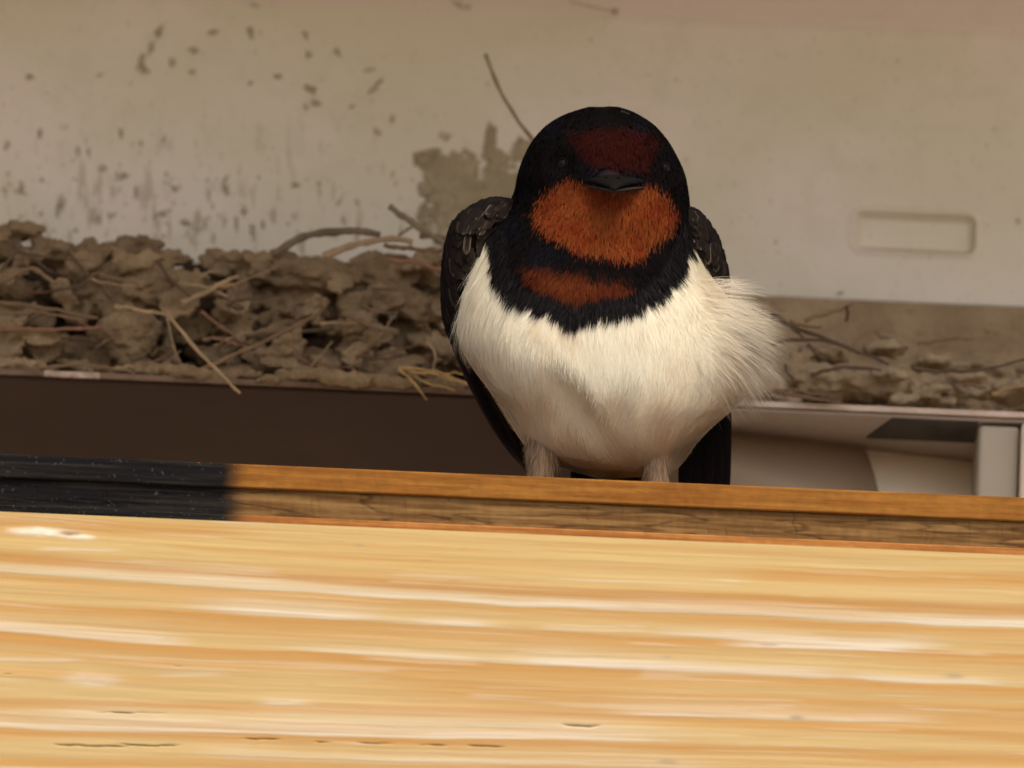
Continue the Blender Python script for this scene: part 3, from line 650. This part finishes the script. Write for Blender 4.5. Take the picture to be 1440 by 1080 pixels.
def marks(p, jit=0.0, dy=0.0):
    """plumage colour of a point of the bird, with some shading painted in"""
    px, py = proj(p); D = p[:, 1] / PX
    px = px + rng.normal(0, 1, len(px)) * jit; py = py + rng.normal(0, 1, len(px)) * jit + dy
    # use the pattern as drawn on the front of the bird (x and height), corrected for the depth of the point
    n = fbm(n2(px / 16, py / 16, 5.), 3); nb = fbm(n2(px / 45, py / 45, 9.), 3)
    white = np.array([.70, .655, .52]); shaded_buff = np.array([.105, .058, .034]); black = np.array([.007, .0055, .0055]); blue = np.array([.009, .009, .014])
    rust = np.array([.195, .036, .010]); rust2 = np.array([.245, .066, .016]); grey = np.array([.50, .45, .38])
    K = np.broadcast_to(white, (len(px), 3)).copy()
    def mix(K, c, m): return K + (np.asarray(c) - K) * np.clip(m, 0, 1)[:, None]
    K = K * (1 + .13 * (1 - sstep(440, 540, py)))[:, None]  # upper breast lightened, painting in the light from above
    K = mix(K, shaded_buff, sstep(560, 640, py + 14 * nb - .16 * np.abs(px - 860)))  # natural buff vent, deepened to paint the belly's shade
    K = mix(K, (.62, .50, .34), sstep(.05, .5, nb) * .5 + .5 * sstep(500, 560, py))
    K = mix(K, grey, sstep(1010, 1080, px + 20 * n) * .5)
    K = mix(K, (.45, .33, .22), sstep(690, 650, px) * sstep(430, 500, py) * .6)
    d = poly_sdf(px, py, BIB) + 3 * n
    bk = mix(np.broadcast_to(black, K.shape), blue, sstep(-.1, .5, nb) * .8)
    m = 1 - sstep(-2, 3, d)
    K = K * (1 - m)[:, None] + bk * m[:, None]
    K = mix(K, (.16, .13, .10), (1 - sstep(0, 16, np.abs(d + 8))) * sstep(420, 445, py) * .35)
    r = mix(np.broadcast_to(rust, K.shape), rust2, np.clip(.5 + 1.3 * n, 0, 1) * .8)
    r = mix(r, (.11, .018, .007), sstep(.1, .6, nb) * .5)
    K2 = 1 - sstep(-4, 5, poly_sdf(px, py, THROAT) + 6 * n)
    K = K * (1 - K2)[:, None] + r * K2[:, None]
    K3 = (1 - sstep(-10, 8, poly_sdf(px, py, LOWER) + 14 * n + 6 * nb)) * (.62 + .3 * n)
    K = K * (1 - K3)[:, None] + (r * .85) * K3[:, None]
    K = mix(K, r[0] * .7, (1 - sstep(0, 14, np.hypot((px - 805) / 1.6, py - 436))) * .35)
    K4 = (1 - sstep(-5, 6, poly_sdf(px, py, FORE) + 6 * n)) * (.55 + .3 * n)
    K = mix(K, (.052, .0065, .003), K4)  # forehead rust, darkened to paint in its shading
    # pale chin hairs under the bill
    K = mix(K, (.16, .10, .05), (1 - sstep(0, 9, np.hypot((px - 868) / 4, (py - 272)))) * .5)
    back = sstep(40, 80, D + 10 * n)
    K = mix(K, blue, back)
    return K

vg = np.linspace(0, 1, NV); tg = np.linspace(-math.pi, math.pi, NU, endpoint=False)
VG, TG = np.meshgrid(vg, tg, indexing='ij')
pts = body_pt(VG.ravel(), TG.ravel())
i0 = (np.arange(NV - 1)[:, None] * NU); j0 = np.arange(NU)[None]
Fq = np.stack([(i0 + j0).ravel(), (i0 + (j0 + 1) % NU).ravel(), (i0 + NU + (j0 + 1) % NU).ravel(), (i0 + NU + j0 + 0 * i0).ravel()], 1)
_, bn, _, _ = body_frame(np.clip(VG.ravel(), 2e-3, 1 - 2e-3), TG.ravel())
kt = sstep(.005, .05, VG.ravel())[:, None]; kb_ = sstep(.995, .95, VG.ravel()) if False else (1 - sstep(.95, .995, VG.ravel()))[:, None]
ofs = -bn * kt * kb_ + np.array([0, 0, -1.]) * (1 - kt) + np.array([0, 0, 1.]) * (1 - kb_)
pts = pts + ofs * (4.5 * PX)
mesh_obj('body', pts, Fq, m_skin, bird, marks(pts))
# triangulated caps
capt = mesh_obj('body_cap', np.vstack([pts[:NU], pts[:NU].mean(0)[None]]), [[i, (i + 1) % NU, NU] for i in range(NU)], m_skin, None, marks(np.vstack([pts[:NU], pts[:NU].mean(0)[None]])))
bb = bpy.data.objects['body']
bmx = bmesh.new(); bmx.from_mesh(bb.data); bmx.from_mesh(capt.data); bmesh.ops.remove_doubles(bmx, verts=bmx.verts, dist=1e-7); bmx.to_mesh(bb.data); bmx.free()
bpy.data.objects.remove(capt)

def strands(name, p, n, flow, side, col, L, W, lift, mat_, parent, seg=4, curl=0.0, nblend=.22, droop=None, twist=1.0, vt=None, sink=0.0):
    m = len(p)
    tw = rng.uniform(-twist, twist, m)[:, None]
    wd = side * np.cos(tw) + n * np.sin(tw)
    lf = np.asarray(lift)[:, None] if np.ndim(lift) else lift
    V = []; Nn = []; Kk = []
    nj = n + rng.normal(0, nblend, (m, 3)); nj /= np.linalg.norm(nj, axis=1)[:, None]
    cu = rng.normal(0, .10, m)[:, None] + curl
    for k in range(seg + 1):
        t = k / seg
        if vt is not None:                                   # stay on the curved surface of the body
            a_ = np.sum(flow * vt[2], 1); b_ = np.sum(flow * vt[3], 1); g_ = np.sum(vt[2] * vt[3], 1); q_ = 1 - g_ * g_ + 1e-6
            ca, cb = (a_ - g_ * b_) / q_, (b_ - g_ * a_) / q_
            v_ = vt[0] + ca * L * t / vt[4]; th_ = vt[1] + cb * L * t / vt[5]; ok = (v_ < 1)
            c = np.where(ok[:, None], body_pt(v_, th_), p + flow * t * L[:, None]) - n * sink
            c = c + (n * (lf * (t - .45 * t * t)) + side * cu * t * t) * L[:, None]
        else:
            c = p + (flow * t + n * (lf * (t - .45 * t * t)) + side * cu * t * t) * L[:, None]
        if droop is not None: c = c + droop * (t * t) * L[:, None]
        wk = W * (1 - t ** 2.2) * (.6 + .4 * min(1, t * 4)) + 1e-7
        V += [c - wd * wk[:, None] / 2, c + wd * wk[:, None] / 2]; Nn += [nj, nj]
        sh = 1 + 0 * t
        Kk += [col * sh, col * sh]
    V = np.stack(V, 1).reshape(-1, 3); Nn = np.stack(Nn, 1).reshape(-1, 3); Kk = np.stack(Kk, 1).reshape(-1, 3)
    st = 2 * (seg + 1); base = (np.arange(m) * st)[:, None]
    F = np.concatenate([base + np.array([[2 * k, 2 * k + 1, 2 * k + 3, 2 * k + 2]]) for k in range(seg)], 0)
    return mesh_obj(name, V, F, mat_, parent, Kk, True, Nn)

def sample_body(N, cond):
    v = rng.uniform(0.022, .995, N * 3); th = rng.uniform(-2.3, 2.3, N * 3)
    p, n, dn, du = body_frame(v, th)
    px, py = proj(p)
    # area weight
    wgt = np.linalg.norm(np.cross(body_pt(v + 1e-3, th) - p, body_pt(v, th + 1e-2) - p), axis=1); wgt /= np.percentile(wgt, 97)
    k = (rng.random(len(v)) < wgt) & cond(px, py)
    k = np.nonzero(k)[0][:N]
    global VT
    p1 = body_pt(v[k] + 2e-3, th[k]); p2 = body_pt(v[k], th[k] + 5e-3)
    d1, d2 = p1 - p[k], p2 - p[k]; l1, l2 = np.linalg.norm(d1, axis=1) + 1e-9, np.linalg.norm(d2, axis=1) + 1e-9
    VT = [v[k], th[k], d1 / l1[:, None], d2 / l2[:, None], l1 / 2e-3, l2 / 5e-3]
    return p[k], n[k], dn[k], du[k], px[k], py[k]
DOWN = np.array([0, 0, -1.0])
def flowdir(p, n, px, py):
    out = np.stack([(px - 850) / 260, np.full(len(px), -.25), np.full(len(px), -1.0)], 1)
    # the left breast parts around the fold, the right flank sweeps outwards
    k = sstep(960, 1060, px) * sstep(380, 430, py) * (1 - sstep(500, 580, py))
    out[:, 0] += 1.3 * k; out[:, 2] += .75 * k
    k2 = np.exp(-((px - 800) / 50) ** 2 - ((py - 520) / 60) ** 2); out[:, 0] += .7 * k2
    q = np.stack([px / 60, py / 60, 0 * px], 1)
    out[:, 0] += .22 * vnoise(q * .7 + 3.1)
    out -= n * np.sum(out * n, 1)[:, None]
    out /= np.linalg.norm(out, axis=1)[:, None]
    return out, np.cross(out, n)
# white breast and belly
p, n, dn, du, px, py = sample_body(150000, lambda x, y: (poly_sdf(x, y, BIB) > 1) & (y > 285))
fl, sd_ = flowdir(p, n, px, py)
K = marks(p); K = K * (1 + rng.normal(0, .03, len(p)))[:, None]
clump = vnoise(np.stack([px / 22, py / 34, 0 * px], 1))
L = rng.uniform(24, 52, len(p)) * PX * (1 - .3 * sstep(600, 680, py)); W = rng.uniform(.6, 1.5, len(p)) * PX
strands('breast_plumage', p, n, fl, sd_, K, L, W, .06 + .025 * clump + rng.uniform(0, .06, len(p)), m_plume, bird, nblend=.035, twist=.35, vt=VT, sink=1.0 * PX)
# wispy loose flank feathers at the right, and a few at the left
p, n, dn, du, px, py = sample_body(60000, lambda x, y: (x > 955) & (y > 392) & (y < 560))
k = rng.random(len(p)) < (sstep(960, 1050, px) * (1 - .6 * sstep(470, 560, py)) * .75); p, n, px, py = p[k], n[k], px[k], py[k]
fl, sd_ = flowdir(p, n, px, py)
dirw = np.stack([np.full(len(px), .95), rng.normal(0, .12, len(px)), np.interp(py, [395, 440, 480, 530, 560], [.10, -.15, -.5, -1.0, -1.4]) + rng.normal(0, .16, len(px))], 1)
dirw += .25 * np.stack([0 * px, 0 * px, vnoise(np.stack([px / 20, py / 14, 0 * px], 1))], 1)
dirw /= np.linalg.norm(dirw, axis=1)[:, None]
K = marks(p) * .6 + np.array([.62, .53, .43]) * .4
K = K * (1 - .5 * sstep(.15, .45, vnoise(np.stack([px / 16, py / 11, 0 * px + 4], 1))) * sstep(1000, 1050, px))[:, None]
L = (rng.beta(1.6, 2.4, len(p)) * 78 + 12) * PX * np.interp(py, [395, 450, 500, 560], [.9, 1.0, .8, .6]); W = rng.uniform(.3, .7, len(p)) * PX
strands('flank_plumage', p, n, dirw, np.cross(dirw, n) , K, L, W, .15, m_plume, bird, nblend=.12, droop=np.array([0, 0, -.18]), seg=5)
p, n, dn, du, px, py = sample_body(40000, lambda x, y: (x < 720) & (y > 340) & (y < 500))
k = rng.random(len(p)) < .1; p, n, px, py = p[k], n[k], px[k], py[k]
fl, sd_ = flowdir(p, n, px, py); dl = fl + np.array([-.12, 0, 0]); dl /= np.linalg.norm(dl, axis=1)[:, None]
strands('side_plumage', p, n, dl, np.cross(dl, n), marks(p), rng.uniform(24, 46, len(p)) * PX, rng.uniform(.5, 1.1, len(p)) * PX, .12, m_plume, bird, nblend=.1)
# head, throat and bib
p, n, dn, du, px, py = sample_body(60000, lambda x, y: (poly_sdf(x, y, BIB) < 6 + 5 * vnoise(n2(x / 9, y / 9, 0.))) & (y < 480))
fl, sd_ = flowdir(p, n, px, py)
face = np.hypot((px - 858), (py - 250) * 1.2)
K = marks(p, 4.0, 6.0); K = K * (1 + rng.normal(0, .11, len(p)))[:, None]
edge = -poly_sdf(px, py, BIB)
kb = (edge < 19) & (py > 285); K[kb] = np.array([.010, .0085, .009]) * rng.uniform(.6, 2.2, kb.sum())[:, None]
L = (np.interp(py, [150, 240, 300, 420], [8, 8, 10, 18]) * rng.uniform(.7, 1.25, len(p)) + 16 * (edge < 14) * (py > 300) * rng.random(len(p)) ** 1.5) * PX
W = rng.uniform(1.3, 2.6, len(p)) * PX
keep = ~((face < 22)); VT = [a[keep] for a in VT]
strands('head_plumage', p[keep], n[keep], fl[keep], sd_[keep], K[keep], L[keep], W[keep], np.interp(py, [150, 300, 430], [.2, .26, .34])[keep], m_plume, bird, nblend=.12, seg=3, vt=VT)

# beak
def loft(secs, seg=20, name='x', mt=None, parent=None):
    V = []; F = []
    for (cx, cy, D, rx, ru, rd) in secs:
        c = P(cx, cy, D * PX)
        for a in np.linspace(0, 2 * math.pi, seg, endpoint=False):
            s = math.sin(a); V.append(c + np.array([math.cos(a) * rx * PX, 0, s * (ru if s > 0 else rd) * PX]))
    for i in range(len(secs) - 1):
        for j in range(seg): F.append([i * seg + j, i * seg + (j + 1) % seg, (i + 1) * seg + (j + 1) % seg, (i + 1) * seg + j])
    F += [list(range(seg))[::-1], [(len(secs) - 1) * seg + j for j in range(seg)]]
    return mesh_obj(name, V, F, mt, parent)
beak = loft([(859, 254, -140, 48, 11, 5), (860, 255, -158, 38, 11, 5), (861, 257, -174, 26, 9, 5), (862, 260, -188, 15, 7, 4), (863, 263, -198, 7, 4, 3), (863, 266, -203, 2.5, 2, 2)], 28, 'beak', m_beak, bird)
loft([(860, 262, -140, 47, 4, 6), (861, 263, -158, 36, 3.5, 6), (862, 265, -175, 23, 3, 5), (862, 267, -189, 11, 3, 4), (863, 267, -198, 4, 2, 2)], 28, 'lower_bill', m_gape, beak)
for sx in (-1, 1):
    c = P(861 + sx * 9, 251, -176 * PX)
    V, F = ICO[3]; mesh_obj('nostril', V * np.array([3.5, 4, 2.4]) * PX + c, F, m_lid, beak)
# eyes on the surface of the head
def on_front(x, y):
    bp = body_pt(VG.ravel(), TG.ravel()); a, b = proj(bp); ok = np.abs(TG.ravel()) < 1.55
    d = np.hypot(a - x, b - y) + 1e6 * ~ok; return bp[np.argmin(d)]
for (ex, ey) in ((790, 231), (936, 238)):
    q = on_front(ex, ey); cen = P(850, 245, -40 * PX); nn_ = (q - cen); nn_ /= np.linalg.norm(nn_)
    V, F = ICO[4]; c = q - nn_ * 6 * PX
    eye = mesh_obj('eye', V * 10 * PX + c, F, m_eye, bird)
    a_ = np.cross(nn_, [0, 0, 1.]); a_ /= np.linalg.norm(a_); b_ = np.cross(a_, nn_)
    th = np.linspace(0, 2 * math.pi, 33)
    ring = c + nn_ * 6 * PX + (np.cos(th)[:, None] * a_ + np.sin(th)[:, None] * b_ * .9) * 9 * PX
    V, F = tube(ring, 1.8 * PX, 6, nrm=nn_ + .01); mesh_obj('eyelid', V, F, m_lid, eye)

# feathers (blades) for wings and tail
def blade(ac, base, tip, w, col, edge=None, bend=(0, 0, 0), nrm=(0, -1, 0), n=26, cup=.12, rnd=.65, thick=.10):
    base = np.asarray(base, float); tip = np.asarray(tip, float); t = np.linspace(0, 1, n)
    path = base + t[:, None] * (tip - base) + (4 * t * (1 - t))[:, None] * np.asarray(bend, float)
    T = np.gradient(path, axis=0); T /= np.linalg.norm(T, axis=1)[:, None]
    nr_ = np.asarray(nrm, float); S = np.cross(T, nr_); S /= np.linalg.norm(S, axis=1)[:, None]; Nn = np.cross(S, T)
    wt = w * np.minimum(1, (t * 6 + .25)) * np.clip(1 - t ** (2 + rnd * 6), 0, 1) ** .55 + w * .01
    m = 9; u_ = np.linspace(-1, 1, m); V = []; Kc = []
    for lay in (1, -1):
        for i in range(n):
            for uu in u_:
                h_ = cup * w * (1 - uu * uu) + lay * thick * PX * 6 * (1 - abs(uu)) ** .5 * (1 + 1.5 * math.exp(-(uu / .12) ** 2))
                V.append(path[i] + S[i] * uu * wt[i] * .5 + Nn[i] * h_ * 1.0)
                e = abs(uu) ** 4 if edge is not None else 0
                if edge is not None: e = max(e, t[i] ** 10)
                barb = 1 + .25 * math.sin(t[i] * 80 + abs(uu) * 6)
                Kc.append(np.array(col) * (1 - e) * barb + (np.array(edge) * e if edge is not None else 0))
    F = []
    for lay in (0, 1):
        o = lay * n * m
        for i in range(n - 1):
            for j in range(m - 1):
                q = [o + i * m + j, o + i * m + j + 1, o + (i + 1) * m + j + 1, o + (i + 1) * m + j]
                F.append(q if lay else q[::-1])
    ac.V.append(np.array(V)); ac.F += [[a + ac.n for a in f] for f in F]; ac.K.append(np.array(Kc)); ac.n += len(V)
BLK = (.0055, .004, .004); BRN = (.045, .031, .021); PAL = (.22, .17, .11)
# left wing (seen from the front): bent wrist with scaly lesser coverts, primaries running down behind the body
def shoulder(name, path, Ys, rads, parent, seg=28):
    pth = spline(P(np.array([a for a, b in path], float), np.array([b for a, b in path], float), np.array(Ys) * PX), 60)
    r = np.interp(np.linspace(0, 1, 60), np.linspace(0, 1, len(rads)), rads) * PX
    V, F = tube(pth, r, seg, flat=1.5)
    return V, F, pth, r
def wing(side, path, Ys, rads, inner):
    V, F, pth, r = shoulder('wing', path, Ys, rads, bird)
    wg = mesh_obj('wing', V, F, m_flight, bird, np.broadcast_to(BLK, (len(V), 3)))
    ac2 = Acc()
    # rows of small overlapping coverts, pale tipped toward the breast
    for i in range(420):
        t = rng.uniform(.02, .98); k = int(t * 59); c = pth[k]; T_ = pth[min(k + 1, 59)] - pth[max(k - 1, 0)]; T_ /= np.linalg.norm(T_)
        A = np.cross(T_, [0, -1, .13]); A /= np.linalg.norm(A); B = np.cross(A, T_)
        if A[0] * side > 0: A = -A                           # A points to the breast
        ph = rng.uniform(-.5, math.pi * .9)                  # 0 = toward the breast, pi/2 = front
        nrm = A * math.cos(ph) + B * 1.5 * math.sin(ph) * np.sign(B[1]) * -1
        nrm /= np.linalg.norm(nrm)
        b_ = c + (A * math.cos(ph) + (-np.sign(B[1])) * B * 1.5 * math.sin(ph)) * r[k]
        d_ = T_ * (1 if side < 0 else 1) + A * .35 + nrm * .12; d_ /= np.linalg.norm(d_)
        inn = math.cos(ph) * .5 + .5; inn = inn ** 1.3 * inner(t)
        L_ = rng.uniform(16, 30) * PX
        colr = np.array(BLK) * (1 - inn * .4) + np.array(BRN) * inn * .4
        edg = np.array(BRN) * (1 - inn) * .15 + np.array(PAL) * inn * rng.choice([.08, .12, .25, 1.3])
        blade(ac2, b_, b_ + d_ * L_, 10 * PX, colr, edg, nrm=nrm, n=9, thick=.03)
    ac2.obj('covert_feathers', m_flight, wg)
    return wg, pth
wl, pl = wing(-1, [(722, 296), (690, 305), (662, 328), (650, 362), (644, 402), (642, 445), (648, 480), (664, 520)], [-30, -46, -50, -44, -34, -22, -8, 20], [14, 25, 30, 28, 25, 21, 14, 6], lambda t: 1 - sstep(.45, .85, t))
ac = Acc()
for k, (bx_, by_, tx, ty, D0, D1) in enumerate([(634, 450, 738, 656, -10, 70), (643, 462, 750, 668, 5, 84), (655, 460, 765, 690, 30, 98), (662, 470, 778, 702, 40, 104), (668, 480, 792, 720, 50, 110)]):
    blade(ac, P(bx_, by_, D0 * PX), P(tx, ty, D1 * PX), 22 * PX, BLK, (.04, .028, .022), bend=(-.0012, 0, 0), nrm=(-.25, -1, 0), cup=.1)
for k in range(5):                                        # pale-edged feathers showing at the flank
    blade(ac, P(654 + k * 5, 470 + 5 * k, (-20 + 6 * k) * PX), P(690 + k * 9, 545 + 16 * k, (10 + 10 * k) * PX), 15 * PX, (.04, .026, .018), (.26, .17, .10), nrm=(-.3, -1, 0), n=18)
ac.obj('flight_feathers', m_flight, wl)
wr, pr = wing(1, [(950, 300), (972, 314), (988, 340), (999, 368), (1008, 398), (1014, 430), (1020, 470)], [-10, -18, -16, -8, 6, 24, 40], [12, 20, 23, 22, 18, 12, 6], lambda t: 1 - sstep(.55, .9, t))
ac = Acc()
for k, (bx_, by_, tx, ty, D0, D1) in enumerate([(1016, 400, 1016, 735, 60, 118), (1010, 410, 1004, 725, 64, 112), (1004, 420, 990, 715, 68, 106), (998, 430, 974, 705, 72, 102), (990, 440, 960, 700, 78, 98)]):
    blade(ac, P(bx_, by_, D0 * PX), P(tx, ty, D1 * PX), 26 * PX, BLK, (.012, .008, .007), bend=(0, 0, 0), nrm=(.1, -1, 0), rnd=.9, cup=.05, thick=.04)
ac.obj('flight_feathers', m_flight, wr)
# tail
ac = Acc()
for k in range(9):
    s = (k - 4) / 4
    blade(ac, P(862 + 34 * s, 610, (78 + 4 * abs(s)) * PX), P(862 + 78 * s, 850 + 60 * abs(s), (104 + 5 * abs(s)) * PX), 34 * PX, BLK, (.028, .02, .018), nrm=(0, -1, 0), thick=.06)
ac.obj('tail', m_flight, bird)

# legs: feathered tarsi, feet gripping the shelf
zt = z_shelf
for (lx, D, col) in ((756, -84, 0), (927, -88, 1)):
    top = P(lx + (14 if col == 0 else -12), 596, (D + 34) * PX); ank = P(lx, 690, D * PX); foot = np.array([ank[0], ank[1], zt + .0012])
    path = spline([top, (top + ank) / 2 + np.array([0, -.0006, 0]), ank, foot], 24)
    rad = np.interp(np.linspace(0, 1, 24), [0, .35, .62, .75, 1], [26, 13, 6, 4.2, 4.2]) * PX
    V, F = tube(path, rad, 20, nrm=(0, 1, 0)); Kl = np.array([.42, .32, .23]) * (1 - np.repeat(sstep(.68, .8, np.linspace(0, 1, 24)), 20))[:, None] + np.array([.06, .045, .04]) * np.repeat(sstep(.68, .8, np.linspace(0, 1, 24)), 20)[:, None]
    leg = mesh_obj('leg', V, F, m_skin, bird, Kl)
    # leg fluff
    k = rng.integers(0, 17, 5000); th = rng.uniform(0, 2 * math.pi, 5000)
    nn_ = np.stack([np.cos(th), np.sin(th), 0 * th], 1); pp = path[k] + nn_ * rad[k][:, None]
    fd = np.array([0, 0, -1.]) + nn_ * .22 + rng.normal(0, .07, (5000, 3)); fd /= np.linalg.norm(fd, axis=1)[:, None]
    kk = np.array([.50, .37, .235]) * (1 + rng.normal(0, .22, 5000))[:, None]
    strands('leg_plumage', pp, nn_, fd, np.cross(fd, nn_), kk, rng.uniform(14, 34, 5000) * PX, rng.uniform(.5, 1.3, 5000) * PX, .10, m_plume, leg)
    for a in (-.5, 0, .5, math.pi):
        dr = np.array([math.sin(a), -math.cos(a), 0]); ln = .0085 if a != math.pi else .006
        tp = spline([foot, foot + dr * ln * .35 + np.array([0, 0, .0006]), foot + dr * ln * .8 + np.array([0, 0, -.0002]), foot + dr * ln + np.array([0, 0, -.0008])], 14)
        tp[:, 2] = np.maximum(tp[:, 2], zt + .0005)
        V, F = tube(tp, np.linspace(.00055, .00022, 14), 8); mesh_obj('toe', V, F, m_claw, leg)
